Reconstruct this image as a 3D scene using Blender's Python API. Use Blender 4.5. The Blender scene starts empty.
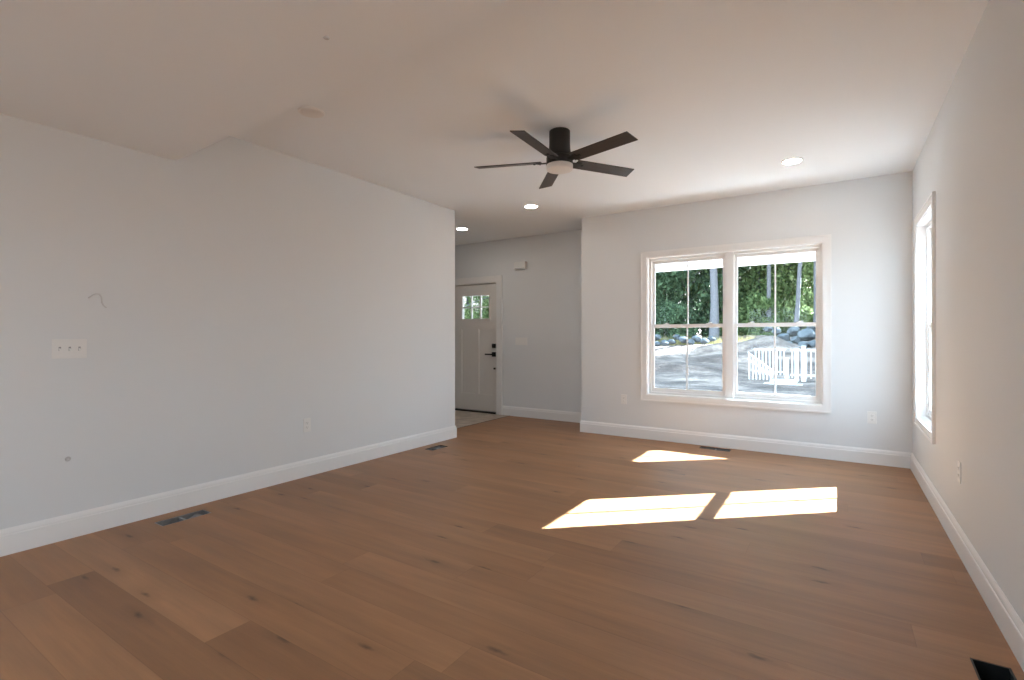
import bpy, bmesh, math, random
from mathutils import Vector, Matrix, noise as mnoise

S = bpy.context.scene
COL = S.collection
random.seed(7)
R = math.radians

# ------------------------------------------------------------------ camera
H = 1.205                                    # eye height, metres
cam_d = bpy.data.cameras.new('camera')
cam = bpy.data.objects.new('camera', cam_d)
COL.objects.link(cam)
cam_d.sensor_width = 36.0
cam_d.sensor_fit = 'HORIZONTAL'
cam_d.lens = 501.59 / 1024 * 36.0
cam_d.shift_y = -2.3 / 1024
cam_d.clip_start = 0.05
cam_d.clip_end = 400
cam.location = (0, 0, H)
cam.rotation_euler = (R(90), 0, R(32.9616))
S.camera = cam

# ------------------------------------------------------------------ exposure
S.view_settings.view_transform = 'Standard'
S.view_settings.look = 'None'
S.view_settings.gamma = 1.0
S.view_settings.use_curve_mapping = False
S.view_settings.exposure = 1.62
try:
    S.cycles.max_bounces = 14
    S.cycles.diffuse_bounces = 8
    S.cycles.glossy_bounces = 4
    S.cycles.transmission_bounces = 8
    S.cycles.transparent_max_bounces = 24
    S.cycles.sample_clamp_indirect = 6.0
    S.cycles.caustics_reflective = False
    S.cycles.caustics_refractive = False
except Exception:
    pass

# ------------------------------------------------------------------ sky
SKY_STRENGTH = 2.9
world = bpy.data.worlds.new('world')
S.world = world
world.use_nodes = True
wn = world.node_tree
wn.nodes.clear()
w_out = wn.nodes.new('ShaderNodeOutputWorld')
w_bg = wn.nodes.new('ShaderNodeBackground')
w_tc = wn.nodes.new('ShaderNodeTexCoord')
w_sep = wn.nodes.new('ShaderNodeSeparateXYZ')
w_ramp = wn.nodes.new('ShaderNodeValToRGB')
w_ramp.color_ramp.elements[0].position = 0.0
w_ramp.color_ramp.elements[0].color = (0.72, 0.87, 1.0, 1)
w_ramp.color_ramp.elements[1].position = 0.8
w_ramp.color_ramp.elements[1].color = (0.46, 0.71, 1.0, 1)
wn.links.new(w_tc.outputs['Generated'], w_sep.inputs[0])
wn.links.new(w_sep.outputs['Z'], w_ramp.inputs[0])
wn.links.new(w_ramp.outputs[0], w_bg.inputs[0])
w_bg.inputs[1].default_value = SKY_STRENGTH
wn.links.new(w_bg.outputs[0], w_out.inputs[0])

# ------------------------------------------------------------------ sun
sun_d = bpy.data.lights.new('sun', 'SUN')
sun_d.energy = 35.0
sun_d.angle = R(0.4)
sun_d.color = (0.76, 0.89, 1.0)
sun = bpy.data.objects.new('sun', sun_d)
COL.objects.link(sun)
SUNV = Vector((1.08, 0.955, 1.0)).normalized()
sun.rotation_euler = SUNV.to_track_quat('Z', 'Y').to_euler()
sun.location = SUNV * 60


# daylight through the glazed openings (importance portals for the sky, no light of their own)
def portal(name, loc, rot, sx, sy):
    d = bpy.data.lights.new(name, 'AREA')
    d.shape = 'RECTANGLE'
    d.size, d.size_y = sx, sy
    d.cycles.is_portal = True
    o = bpy.data.objects.new(name, d)
    COL.objects.link(o)
    o.location, o.rotation_euler = loc, rot


portal('sky_portal', (-1.0, 6.10, 1.34), (R(-90), 0, 0), 1.9, 1.75)
portal('sky_portal', (0.80, 5.08, 1.34), (R(90), 0, R(90)), 0.9, 1.75)
portal('sky_portal', (-1.25, -3.20, 1.05), (R(90), 0, 0), 1.6, 2.1)
portal('sky_portal', (0.80, -0.83, 1.33), (R(90), 0, R(90)), 1.05, 1.55)
portal('sky_portal', (-4.05, -1.55, 1.60), (R(90), 0, R(-90)), 1.4, 1.3)


# ================================================================== materials
def new_mat(name):
    m = bpy.data.materials.new(name)
    m.use_nodes = True
    nt = m.node_tree
    b = nt.nodes['Principled BSDF']
    return m, nt, b


def simple(name, col, rough=0.5, metal=0.0, bump=0.0, bscale=200.0, vary=0.0):
    m, nt, b = new_mat(name)
    b.inputs['Base Color'].default_value = (*col, 1)
    b.inputs['Roughness'].default_value = rough
    b.inputs['Metallic'].default_value = metal
    if bump or vary:
        tc = nt.nodes.new('ShaderNodeTexCoord')
        n = nt.nodes.new('ShaderNodeTexNoise')
        n.inputs['Scale'].default_value = bscale
        n.inputs['Detail'].default_value = 4
        nt.links.new(tc.outputs['Object'], n.inputs['Vector'])
        if bump:
            bp = nt.nodes.new('ShaderNodeBump')
            bp.inputs['Strength'].default_value = bump
            bp.inputs['Distance'].default_value = 0.002
            nt.links.new(n.outputs['Fac'], bp.inputs['Height'])
            nt.links.new(bp.outputs[0], b.inputs['Normal'])
        if vary:
            mx = nt.nodes.new('ShaderNodeMix')
            mx.data_type = 'RGBA'
            mx.inputs[6].default_value = (*[c * (1 - vary) for c in col], 1)
            mx.inputs[7].default_value = (*[min(1, c * (1 + vary)) for c in col], 1)
            nt.links.new(n.outputs['Fac'], mx.inputs[0])
            nt.links.new(mx.outputs[2], b.inputs['Base Color'])
    return m


M = {}
M['wall'] = simple('wall_paint', (0.73, 0.75, 0.765), 0.75, bump=0.08, bscale=350)
M['ceiling'] = simple('ceiling_paint', (0.85, 0.88, 0.905), 0.85, bump=0.06, bscale=300)
M['trim'] = simple('trim_paint', (0.82, 0.82, 0.82), 0.38)
M['vinyl'] = simple('window_vinyl', (0.84, 0.84, 0.84), 0.35)
M['door'] = simple('door_paint', (0.76, 0.74, 0.71), 0.45, bump=0.05, bscale=120)
M['plastic'] = simple('white_plastic', (0.80, 0.80, 0.79), 0.35)
M['plastic_shadow'] = simple('slot_and_shadow', (0.05, 0.05, 0.05), 0.6)  # dark of the plug slots and of the painted chime shadow
M['black'] = simple('matte_black_metal', (0.018, 0.017, 0.016), 0.42, metal=0.4)
M['fan_black'] = simple('fan_black_metal', (0.022, 0.021, 0.020), 0.48, metal=0.2)
M['bronze'] = simple('dark_bronze', (0.03, 0.025, 0.02), 0.5, metal=0.5)
M['galv'] = simple('galvanised_steel', (0.30, 0.30, 0.30), 0.45, metal=0.5, bscale=30, vary=0.35)
M['duct_dark'] = simple('duct_black', (0.012, 0.014, 0.015), 0.4, metal=0.2, bscale=25, vary=0.4)
M['wire'] = simple('cable_grey', (0.64, 0.64, 0.65), 0.5)
M['smudge'] = simple('plug_grey', (0.55, 0.55, 0.56), 0.6)
M['toggle_shadow'] = simple('toggle_shadow_grey', (0.33, 0.33, 0.34), 0.6)  # grey paints in the small shadows at the toggles
M['rail'] = simple('railing_white', (0.58, 0.57, 0.56), 0.5)
M['porch'] = simple('porch_white', (0.88, 0.88, 0.88), 0.6)
M['diffuser_off'] = simple('fan_light_diffuser', (0.78, 0.76, 0.74), 0.45)
M['shingle'] = simple('roof_shingle', (0.08, 0.08, 0.085), 0.9, bump=0.5, bscale=25, vary=0.3)
M['siding'] = simple('siding_paint', (0.55, 0.56, 0.57), 0.7)
M['concrete'] = simple('pale_concrete', (0.55, 0.53, 0.51), 0.85, bscale=14, vary=0.12)

# fan blades: dark walnut-black veneer with a faint grain
m, nt, b = new_mat('fan_blade_veneer')
tc = nt.nodes.new('ShaderNodeTexCoord')
mp = nt.nodes.new('ShaderNodeMapping')
mp.inputs['Scale'].default_value = (6, 90, 90)
n = nt.nodes.new('ShaderNodeTexNoise')
n.inputs['Scale'].default_value = 1.0
n.inputs['Detail'].default_value = 5
cr = nt.nodes.new('ShaderNodeValToRGB')
cr.color_ramp.elements[0].color = (0.020, 0.014, 0.011, 1)
cr.color_ramp.elements[1].color = (0.060, 0.044, 0.034, 1)
nt.links.new(tc.outputs['Object'], mp.inputs[0])
nt.links.new(mp.outputs[0], n.inputs['Vector'])
nt.links.new(n.outputs['Fac'], cr.inputs[0])
nt.links.new(cr.outputs[0], b.inputs['Base Color'])
b.inputs['Roughness'].default_value = 0.45
M['blade'] = m


def emit(name, col, strength):
    mm = bpy.data.materials.new(name)
    mm.use_nodes = True
    t = mm.node_tree
    t.nodes.clear()
    o = t.nodes.new('ShaderNodeOutputMaterial')
    e = t.nodes.new('ShaderNodeEmission')
    e.inputs[0].default_value = (*col, 1)
    e.inputs[1].default_value = strength
    t.links.new(e.outputs[0], o.inputs[0])
    return mm


M['led'] = emit('led_lens', (1.0, 0.92, 0.83), 28.0)

# window glass: see-through sheet with a Fresnel reflection
m = bpy.data.materials.new('window_glass')
m.use_nodes = True
nt = m.node_tree
nt.nodes.clear()
o_ = nt.nodes.new('ShaderNodeOutputMaterial')
tr = nt.nodes.new('ShaderNodeBsdfTransparent')
tr.inputs[0].default_value = (0.95, 0.965, 0.96, 1)
gl = nt.nodes.new('ShaderNodeBsdfGlossy')
gl.inputs['Roughness'].default_value = 0.01
lw = nt.nodes.new('ShaderNodeLayerWeight')
lw.inputs[0].default_value = 0.5
pw = nt.nodes.new('ShaderNodeMath')
pw.operation = 'POWER'
pw.inputs[1].default_value = 5.0
fr = nt.nodes.new('ShaderNodeMath')
fr.operation = 'MULTIPLY_ADD'
fr.inputs[1].default_value = 0.85
fr.inputs[2].default_value = 0.008
nt.links.new(lw.outputs['Facing'], pw.inputs[0])
nt.links.new(pw.outputs[0], fr.inputs[0])
mx = nt.nodes.new('ShaderNodeMixShader')
nt.links.new(fr.outputs[0], mx.inputs[0])
nt.links.new(tr.outputs[0], mx.inputs[1])
nt.links.new(gl.outputs[0], mx.inputs[2])
nt.links.new(mx.outputs[0], o_.inputs[0])
M['glass'] = m


def math_node(nt, op, a, b=None, c=None):
    n = nt.nodes.new('ShaderNodeMath')
    n.operation = op
    for i, v in enumerate((a, b, c)):
        if v is None:
            continue
        if isinstance(v, (int, float)):
            n.inputs[i].default_value = v
        else:
            nt.links.new(v, n.inputs[i])
    return n.outputs[0]


# oak plank floor: boards along X, random lengths, grain, knots, fine seams
def plank_material():
    m, nt, b = new_mat('oak_plank_floor')
    L = nt.links.new
    tc = nt.nodes.new('ShaderNodeTexCoord')
    sp = nt.nodes.new('ShaderNodeSeparateXYZ')
    L(tc.outputs['Object'], sp.inputs[0])
    x, y = sp.outputs['X'], sp.outputs['Y']
    W, LEN = 0.1865, 2.1
    yr = math_node(nt, 'DIVIDE', math_node(nt, 'ADD', y, 18.65 - 0.628), W)
    row = math_node(nt, 'FLOOR', yr)
    yf = math_node(nt, 'FRACT', yr)
    wr = nt.nodes.new('ShaderNodeTexWhiteNoise')
    wr.noise_dimensions = '1D'
    L(row, wr.inputs['W'])
    xo = math_node(nt, 'MULTIPLY_ADD', wr.outputs['Value'], 7.3, math_node(nt, 'ADD', x, 30.0))
    xr = math_node(nt, 'DIVIDE', xo, LEN)
    cell = math_node(nt, 'FLOOR', xr)
    xf = math_node(nt, 'FRACT', xr)
    cv = nt.nodes.new('ShaderNodeCombineXYZ')
    L(cell, cv.inputs[0])
    L(row, cv.inputs[1])
    wc = nt.nodes.new('ShaderNodeTexWhiteNoise')
    wc.noise_dimensions = '2D'
    L(cv.outputs[0], wc.inputs['Vector'])
    # per-board tone
    tone = nt.nodes.new('ShaderNodeValToRGB')
    els = tone.color_ramp.elements
    els[0].position, els[0].color = 0.0, (0.258, 0.128, 0.060, 1)
    els[1].position, els[1].color = 1.0, (0.338, 0.175, 0.086, 1)
    for pos, c in ((0.16, (0.298, 0.149, 0.069)), (0.45, (0.315, 0.159, 0.075)), (0.75, (0.326, 0.165, 0.078))):
        e = els.new(pos)
        e.color = (*c, 1)
    L(wc.outputs['Value'], tone.inputs[0])
    # grain: stretched noise, shifted per board
    sh = nt.nodes.new('ShaderNodeCombineXYZ')
    L(math_node(nt, 'MULTIPLY_ADD', wc.outputs['Value'], 53.0, x), sh.inputs[0])
    L(y, sh.inputs[1])
    L(math_node(nt, 'MULTIPLY', wc.outputs['Value'], 17.0), sh.inputs[2])

    def noise(scale, detail, rough=0.55):
        mp = nt.nodes.new('ShaderNodeMapping')
        mp.inputs['Scale'].default_value = scale
        L(sh.outputs[0], mp.inputs[0])
        n = nt.nodes.new('ShaderNodeTexNoise')
        n.inputs['Scale'].default_value = 1.0
        n.inputs['Detail'].default_value = detail
        n.inputs['Roughness'].default_value = rough
        L(mp.outputs[0], n.inputs['Vector'])
        return n.outputs['Fac']
    g1 = noise((1.3, 22, 1), 6)
    g2 = noise((5, 130, 1), 4, 0.7)
    g3 = noise((0.9, 5.0, 1), 3)
    v = math_node(nt, 'MULTIPLY_ADD', g1, 0.60, 0.70)
    v = math_node(nt, 'MULTIPLY', v, math_node(nt, 'MULTIPLY_ADD', g2, 0.20, 0.90))
    v = math_node(nt, 'MULTIPLY', v, math_node(nt, 'MULTIPLY_ADD', g3, 0.70, 0.65))
    # knots
    mk = nt.nodes.new('ShaderNodeMapping')
    mk.inputs['Scale'].default_value = (1.5, 5.2, 1)
    kn_n = nt.nodes.new('ShaderNodeTexNoise')
    kn_n.inputs['Scale'].default_value = 26
    kn_n.inputs['Detail'].default_value = 3
    L(sh.outputs[0], kn_n.inputs['Vector'])
    kn_m = nt.nodes.new('ShaderNodeVectorMath')
    kn_m.operation = 'MULTIPLY_ADD'
    kn_m.inputs[1].default_value = (0.05, 0.022, 0)
    L(kn_n.outputs['Color'], kn_m.inputs[0])
    L(sh.outputs[0], kn_m.inputs[2])
    L(kn_m.outputs[0], mk.inputs[0])
    vo = nt.nodes.new('ShaderNodeTexVoronoi')
    vo.voronoi_dimensions = '2D'
    vo.inputs['Scale'].default_value = 1.0
    L(mk.outputs[0], vo.inputs['Vector'])
    kd = nt.nodes.new('ShaderNodeMapRange')
    kd.inputs[1].default_value = 0.010
    kd.inputs[2].default_value = 0.075
    kd.inputs[3].default_value = 0.45
    kd.inputs[4].default_value = 1.0
    L(vo.outputs['Distance'], kd.inputs[0])
    sc_ = nt.nodes.new('ShaderNodeSeparateColor')
    L(vo.outputs['Color'], sc_.inputs[0])
    pick = math_node(nt, 'GREATER_THAN', sc_.outputs[0], 0.40)
    kn = math_node(nt, 'MAXIMUM', kd.outputs[0], pick)
    v = math_node(nt, 'MULTIPLY', v, kn)
    halo = nt.nodes.new('ShaderNodeMapRange')
    halo.inputs[2].default_value = 0.26
    halo.inputs[3].default_value = 0.80
    halo.inputs[4].default_value = 1.0
    L(vo.outputs['Distance'], halo.inputs[0])
    v = math_node(nt, 'MULTIPLY', v, math_node(nt, 'MAXIMUM', halo.outputs[0], pick))
    # seams
    dy = math_node(nt, 'MULTIPLY', math_node(nt, 'MINIMUM', yf, math_node(nt, 'SUBTRACT', 1.0, yf)), W)
    dx = math_node(nt, 'MULTIPLY', math_node(nt, 'MINIMUM', xf, math_node(nt, 'SUBTRACT', 1.0, xf)), LEN)
    dm = math_node(nt, 'MINIMUM', dy, dx)
    se = nt.nodes.new('ShaderNodeMapRange')
    se.inputs[1].default_value = 0.0004
    se.inputs[2].default_value = 0.0022
    se.inputs[3].default_value = 0.80
    se.inputs[4].default_value = 1.0
    L(dm, se.inputs[0])
    v = math_node(nt, 'MULTIPLY', v, se.outputs[0])
    mul = nt.nodes.new('ShaderNodeMix')
    mul.data_type = 'RGBA'
    mul.blend_type = 'MULTIPLY'
    mul.inputs[0].default_value = 1.0
    L(tone.outputs[0], mul.inputs[6])
    cg = nt.nodes.new('ShaderNodeCombineColor')
    L(v, cg.inputs[0])
    L(v, cg.inputs[1])
    L(v, cg.inputs[2])
    L(cg.outputs[0], mul.inputs[7])
    L(mul.outputs[2], b.inputs['Base Color'])
    rr = math_node(nt, 'MULTIPLY_ADD', g1, 0.16, 0.36)
    L(rr, b.inputs['Roughness'])
    b.inputs['Specular IOR Level'].default_value = 0.42
    bp = nt.nodes.new('ShaderNodeBump')
    bp.inputs['Strength'].default_value = 0.25
    bp.inputs['Distance'].default_value = 0.0015
    hgt = math_node(nt, 'ADD', math_node(nt, 'MULTIPLY', g2, 0.25), se.outputs[0])
    L(hgt, bp.inputs['Height'])
    L(bp.outputs[0], b.inputs['Normal'])
    return m


M['planks'] = plank_material()

# entry tile: pale mottled stone with thin grout
m, nt, b = new_mat('entry_tile')
L = nt.links.new
tc = nt.nodes.new('ShaderNodeTexCoord')
br = nt.nodes.new('ShaderNodeTexBrick')
br.inputs['Scale'].default_value = 1.0
br.inputs['Brick Width'].default_value = 0.60
br.inputs['Row Height'].default_value = 0.30
br.inputs['Mortar Size'].default_value = 0.003
br.inputs['Color1'].default_value = (0.43, 0.37, 0.31, 1)
br.inputs['Color2'].default_value = (0.48, 0.41, 0.35, 1)
br.inputs['Mortar'].default_value = (0.55, 0.49, 0.43, 1)
n = nt.nodes.new('ShaderNodeTexNoise')
n.inputs['Scale'].default_value = 7
n.inputs['Detail'].default_value = 6
L(tc.outputs['Object'], br.inputs['Vector'])
L(tc.outputs['Object'], n.inputs['Vector'])
mx = nt.nodes.new('ShaderNodeMix')
mx.data_type = 'RGBA'
mx.blend_type = 'OVERLAY'
mx.inputs[0].default_value = 0.55
L(br.outputs['Color'], mx.inputs[6])
L(n.outputs['Fac'], mx.inputs[7])
L(mx.outputs[2], b.inputs['Base Color'])
b.inputs['Roughness'].default_value = 0.5
M['tile'] = m

# bare earth of the yard, with stones and pale streaks painted for wood debris and sun
m, nt, b = new_mat('yard_dirt')
L = nt.links.new
tc = nt.nodes.new('ShaderNodeTexCoord')
mp = nt.nodes.new('ShaderNodeMapping')
mp.inputs['Rotation'].default_value = (0, 0, R(12))
mp.inputs['Scale'].default_value = (0.6, 1.5, 1.5)
L(tc.outputs['Object'], mp.inputs[0])
n1 = nt.nodes.new('ShaderNodeTexNoise')
n1.inputs['Scale'].default_value = 1.4
n1.inputs['Detail'].default_value = 9
n1.inputs['Roughness'].default_value = 0.62
L(mp.outputs[0], n1.inputs['Vector'])
n2 = nt.nodes.new('ShaderNodeTexNoise')
n2.inputs['Scale'].default_value = 9
n2.inputs['Detail'].default_value = 6
L(tc.outputs['Object'], n2.inputs['Vector'])
cr = nt.nodes.new('ShaderNodeValToRGB')
els = cr.color_ramp.elements
els[0].position, els[0].color = 0.36, (0.066, 0.047, 0.038, 1)
els[1].position, els[1].color = 0.66, (0.30, 0.225, 0.180, 1)
e = els.new(0.5)
e.color = (0.130, 0.095, 0.078, 1)
L(n1.outputs['Fac'], cr.inputs[0])
mx = nt.nodes.new('ShaderNodeMix')
mx.data_type = 'RGBA'
mx.blend_type = 'OVERLAY'
mx.inputs[0].default_value = 0.35
L(cr.outputs[0], mx.inputs[6])
L(n2.outputs['Fac'], mx.inputs[7])
L(mx.outputs[2], b.inputs['Base Color'])
b.inputs['Roughness'].default_value = 0.95
bp = nt.nodes.new('ShaderNodeBump')
bp.inputs['Strength'].default_value = 0.7
bp.inputs['Distance'].default_value = 0.12
L(n2.outputs['Fac'], bp.inputs['Height'])
L(bp.outputs[0], b.inputs['Normal'])
M['dirt'] = m


def leaf_mat(name, c0, c1, trans):
    m = bpy.data.materials.new(name)
    m.use_nodes = True
    nt = m.node_tree
    nt.nodes.clear()
    L = nt.links.new
    out = nt.nodes.new('ShaderNodeOutputMaterial')
    geo = nt.nodes.new('ShaderNodeNewGeometry')
    cr = nt.nodes.new('ShaderNodeValToRGB')
    cr.color_ramp.elements[0].color = (*c0, 1)
    cr.color_ramp.elements[1].color = (*c1, 1)
    L(geo.outputs['Random Per Island'], cr.inputs[0])
    d = nt.nodes.new('ShaderNodeBsdfDiffuse')
    t = nt.nodes.new('ShaderNodeBsdfTranslucent')
    L(cr.outputs[0], d.inputs[0])
    L(cr.outputs[0], t.inputs[0])
    mx = nt.nodes.new('ShaderNodeMixShader')
    mx.inputs[0].default_value = trans
    L(d.outputs[0], mx.inputs[1])
    L(t.outputs[0], mx.inputs[2])
    L(mx.outputs[0], out.inputs[0])
    return m


M['leaf_dark'] = leaf_mat('dark_leaves', (0.045, 0.075, 0.045), (0.190, 0.270, 0.145), 0.40)
M['leaf_mid'] = leaf_mat('mid_leaves', (0.075, 0.120, 0.050), (0.290, 0.370, 0.160), 0.45)
M['leaf_sunlit'] = leaf_mat('sunlit_leaves', (0.100, 0.150, 0.060), (0.420, 0.480, 0.230), 0.45)  # lighter tones paint in the sun coming from behind the leaves
M['leaf_yellow'] = leaf_mat('dry_grass', (0.22, 0.19, 0.08), (0.38, 0.34, 0.17), 0.35)
M['bark'] = simple('grey_bark', (0.165, 0.155, 0.16), 0.95, bump=0.9, bscale=14, vary=0.35)
M['bark_dark'] = simple('dark_bark', (0.12, 0.115, 0.12), 0.95, bump=0.9, bscale=14, vary=0.35)
M['rock'] = simple('blue_grey_rock', (0.080, 0.088, 0.094), 0.9, bump=1.0, bscale=5, vary=0.7)


# ================================================================== mesh helpers
class MB:
    def __init__(self):
        self.v, self.f = [], []

    def add(self, verts, faces):
        k = len(self.v)
        self.v += [tuple(p) for p in verts]
        self.f += [tuple(i + k for i in f) for f in faces]
        return self

    def box(self, x0, x1, y0, y1, z0, z1):
        v = [(x, y, z) for z in (z0, z1) for y in (y0, y1) for x in (x0, x1)]
        return self.add(v, [(0, 2, 3, 1), (4, 5, 7, 6), (0, 1, 5, 4), (2, 6, 7, 3), (0, 4, 6, 2), (1, 3, 7, 5)])

    def rod(self, a, b, r0, r1=None, n=12):
        r1 = r0 if r1 is None else r1
        a, b = Vector(a), Vector(b)
        q = (b - a).to_track_quat('Z', 'Y')
        vs = []
        for p, r in ((a, r0), (b, r1)):
            for i in range(n):
                t = 2 * math.pi * i / n
                vs.append(p + q @ Vector((r * math.cos(t), r * math.sin(t), 0)))
        fs = [(i, (i + 1) % n, n + (i + 1) % n, n + i) for i in range(n)]
        fs += [tuple(range(n - 1, -1, -1)), tuple(range(n, 2 * n))]
        return self.add(vs, fs)

    def lathe(self, prof, n=40, M4=None):
        """prof: list of (r, z); closed top/bottom when r == 0."""
        vs, fs = [], []
        for r, z in prof:
            for i in range(n):
                t = 2 * math.pi * i / n
                p = Vector((max(r, 1e-5) * math.cos(t), max(r, 1e-5) * math.sin(t), z))
                vs.append(M4 @ p if M4 else p)
        for k in range(len(prof) - 1):
            for i in range(n):
                j = (i + 1) % n
                fs.append((k * n + i, k * n + j, (k + 1) * n + j, (k + 1) * n + i))
        return self.add(vs, fs)

    def tube(self, pts, r, n=8):
        pts = [Vector(p) for p in pts]
        vs, fs = [], []
        q = t0 = None
        for k, p in enumerate(pts):
            t = (pts[min(k + 1, len(pts) - 1)] - pts[max(k - 1, 0)]).normalized()
            q = t.to_track_quat('Z', 'Y') if q is None else t0.rotation_difference(t) @ q
            t0 = t
            rr = r[k] if isinstance(r, (list, tuple)) else r
            for i in range(n):
                a = 2 * math.pi * i / n
                vs.append(p + q @ Vector((rr * math.cos(a), rr * math.sin(a), 0)))
        for k in range(len(pts) - 1):
            for i in range(n):
                j = (i + 1) % n
                fs.append((k * n + i, k * n + j, (k + 1) * n + j, (k + 1) * n + i))
        fs += [tuple(range(n - 1, -1, -1)), tuple(range((len(pts) - 1) * n, len(pts) * n))]
        return self.add(vs, fs)

    def sweep(self, path, prof):
        """prof (d, z) pushed out to the LEFT of a 2-D path with mitred corners."""
        P = [Vector(p) for p in path]
        n = len(prof)
        vs, fs = [], []
        for k, p in enumerate(P):
            ds = []
            if k > 0:
                ds.append((P[k] - P[k - 1]).normalized())
            if k < len(P) - 1:
                ds.append((P[k + 1] - P[k]).normalized())
            ns = [Vector((-d.y, d.x)) for d in ds]
            mvec = ns[0] if len(ns) == 1 else (ns[0] + ns[1]) / (1 + ns[0].dot(ns[1]))
            for d, z in prof:
                q = p + mvec * d
                vs.append((q.x, q.y, z))
        for k in range(len(P) - 1):
            for i in range(n):
                j = (i + 1) % n
                fs.append((k * n + i, k * n + j, (k + 1) * n + j, (k + 1) * n + i))
        fs += [tuple(range(n - 1, -1, -1)), tuple(range((len(P) - 1) * n, len(P) * n))]
        return self.add(vs, fs)

    def build(self, name, mat, parent=None, bevel=0.0, smooth=False, seg=2):
        me = bpy.data.meshes.new(name)
        me.from_pydata(self.v, [], self.f)
        bm = bmesh.new()
        bm.from_mesh(me)
        bmesh.ops.recalc_face_normals(bm, faces=bm.faces)
        if bevel:
            ed = [e for e in bm.edges if len(e.link_faces) == 2 and e.calc_face_angle(0) > 0.6]
            bmesh.ops.bevel(bm, geom=ed, offset=bevel, segments=seg, affect='EDGES', profile=0.6, clamp_overlap=True)
        if smooth:
            for f in bm.faces:
                f.smooth = True
            for e in bm.edges:
                if len(e.link_faces) == 2 and e.calc_face_angle(0) > R(38):
                    e.smooth = False
        bm.to_mesh(me)
        bm.free()
        me.materials.append(mat)
        o = bpy.data.objects.new(name, me)
        COL.objects.link(o)
        if parent is not None:
            o.parent = parent
        return o


def tag(o, label=None, cat=None, group=None, kind=None):
    if label:
        o['label'] = label
    if cat:
        o['category'] = cat
    if group:
        o['group'] = group
    if kind:
        o['kind'] = kind
    return o


def empty(name, loc=(0, 0, 0), rot=(0, 0, 0)):
    o = bpy.data.objects.new(name, None)
    COL.objects.link(o)
    o.empty_display_size = 0.1
    o.location = loc
    o.rotation_euler = rot
    return o


def structure(name, mb, mat, parent=None, bevel=0.0, label=None, cat='room', smooth=False):
    o = mb.build(name, mat, parent, bevel=bevel, smooth=smooth)
    if parent is None:
        tag(o, label, cat, kind='structure')
    return o


def copy_tree(o, parent=None):
    c = o.copy()
    COL.objects.link(c)
    if parent is not None:
        c.parent = parent
    for ch in list(o.children):
        copy_tree(ch, c)
    return c


# ================================================================== room shell
XL, XR, YF, YE, ZC = -3.875, 0.5795, 5.883, 6.493, 2.7395
ZL = 2.44                    # lower ceiling nearer the camera
YB = -3.0                    # back of the open-plan space
YEND = 4.71                  # end of the left partition
XC = -2.752                  # corner where the window wall steps back to the entry


def fold_y(x):               # edge where the dropped ceiling steps up to the high ceiling
    return 1.665 + (x + 3.875) * (1.552 - 1.665) / (3.875 - 0.95)


def holed(x0, x1, y0, y1, holes):
    """rectangle split around rectangular holes -> list of cells"""
    xs = sorted({x0, x1, *[h[0] for h in holes], *[h[1] for h in holes]})
    ys = sorted({y0, y1, *[h[2] for h in holes], *[h[3] for h in holes]})
    out = []
    for i in range(len(xs) - 1):
        for j in range(len(ys) - 1):
            cx, cy = (xs[i] + xs[i + 1]) / 2, (ys[j] + ys[j + 1]) / 2
            if not any(h[0] < cx < h[1] and h[2] < cy < h[3] for h in holes):
                out.append((xs[i], xs[i + 1], ys[j], ys[j + 1]))
    return out


VENTS = {  # floor register openings (x0, x1, y0, y1)
    'a': (-3.738, -3.615, 1.472, 1.775),
    'b': (-3.745, -3.620, 4.030, 4.290),
    'c': (-1.268, -0.955, 5.700, 5.822),
    'd': (0.418, 0.532, 2.215, 2.525),
}
mb = MB()
for c in holed(-4.236, XR + 0.15, YB - 0.15, YE + 0.15, list(VENTS.values())):
    mb.box(c[0], c[1], c[2], c[3], -0.022, 0.0)
structure('floor', mb, M['planks'], label='oak plank floor of the empty room', cat='floor')
mb = MB().box(-6.4, -4.236, 3.05, YE + 0.15, -0.022, 0.001)
structure('floor.001', mb, M['tile'], label='pale stone tile floor inside the front door', cat='floor')
mb = MB().box(-4.240, -4.232, YEND - 1.5, YE, -0.01, 0.003)
structure('trim_4', mb, M['bronze'], label='thin metal strip between tile and oak floor', cat='trim')

# left partition: its top follows the fold of the ceiling
WK = (-2.05, -1.05, 1.05, 2.10)       # unseen window added for fill light (y0, y1, z0, z1)
mb = MB()
for c in holed(YB - 0.15, 0.0, -0.02, ZL + 0.02, [WK]):
    mb.box(XL - 0.12, XL, c[0], c[1], c[2], c[3])
prof = [(0.0, -0.02), (YEND, -0.02), (YEND, ZC + 0.02), (0.0, ZC + 0.02)]
vs = [(XL, y, z) for y, z in prof] + [(XL - 0.12, y, z) for y, z in prof]
k = len(prof)
mb.add(vs, [tuple(range(k)), tuple(range(2 * k - 1, k - 1, -1))] + [(i, (i + 1) % k, k + (i + 1) % k, k + i) for i in range(k)])
structure('wall_left', mb, M['wall'], label='long plain grey-white wall with three switches', cat='wall')

WR = (-1.30, -0.35, 0.60, 2.05)        # unseen side window added to light the low ceiling
W3 = (4.635, 5.510, 0.520, 2.170)     # side window opening (y0, y1, z0, z1)
mb = MB()
for c in holed(YB - 0.15, YF + 0.15, -0.02, ZC + 0.02, [W3, WR]):
    mb.box(XR, XR + 0.15, c[0], c[1], c[2], c[3])
structure('wall_right', mb, M['wall'], label='plain wall with one narrow window', cat='wall')

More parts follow.
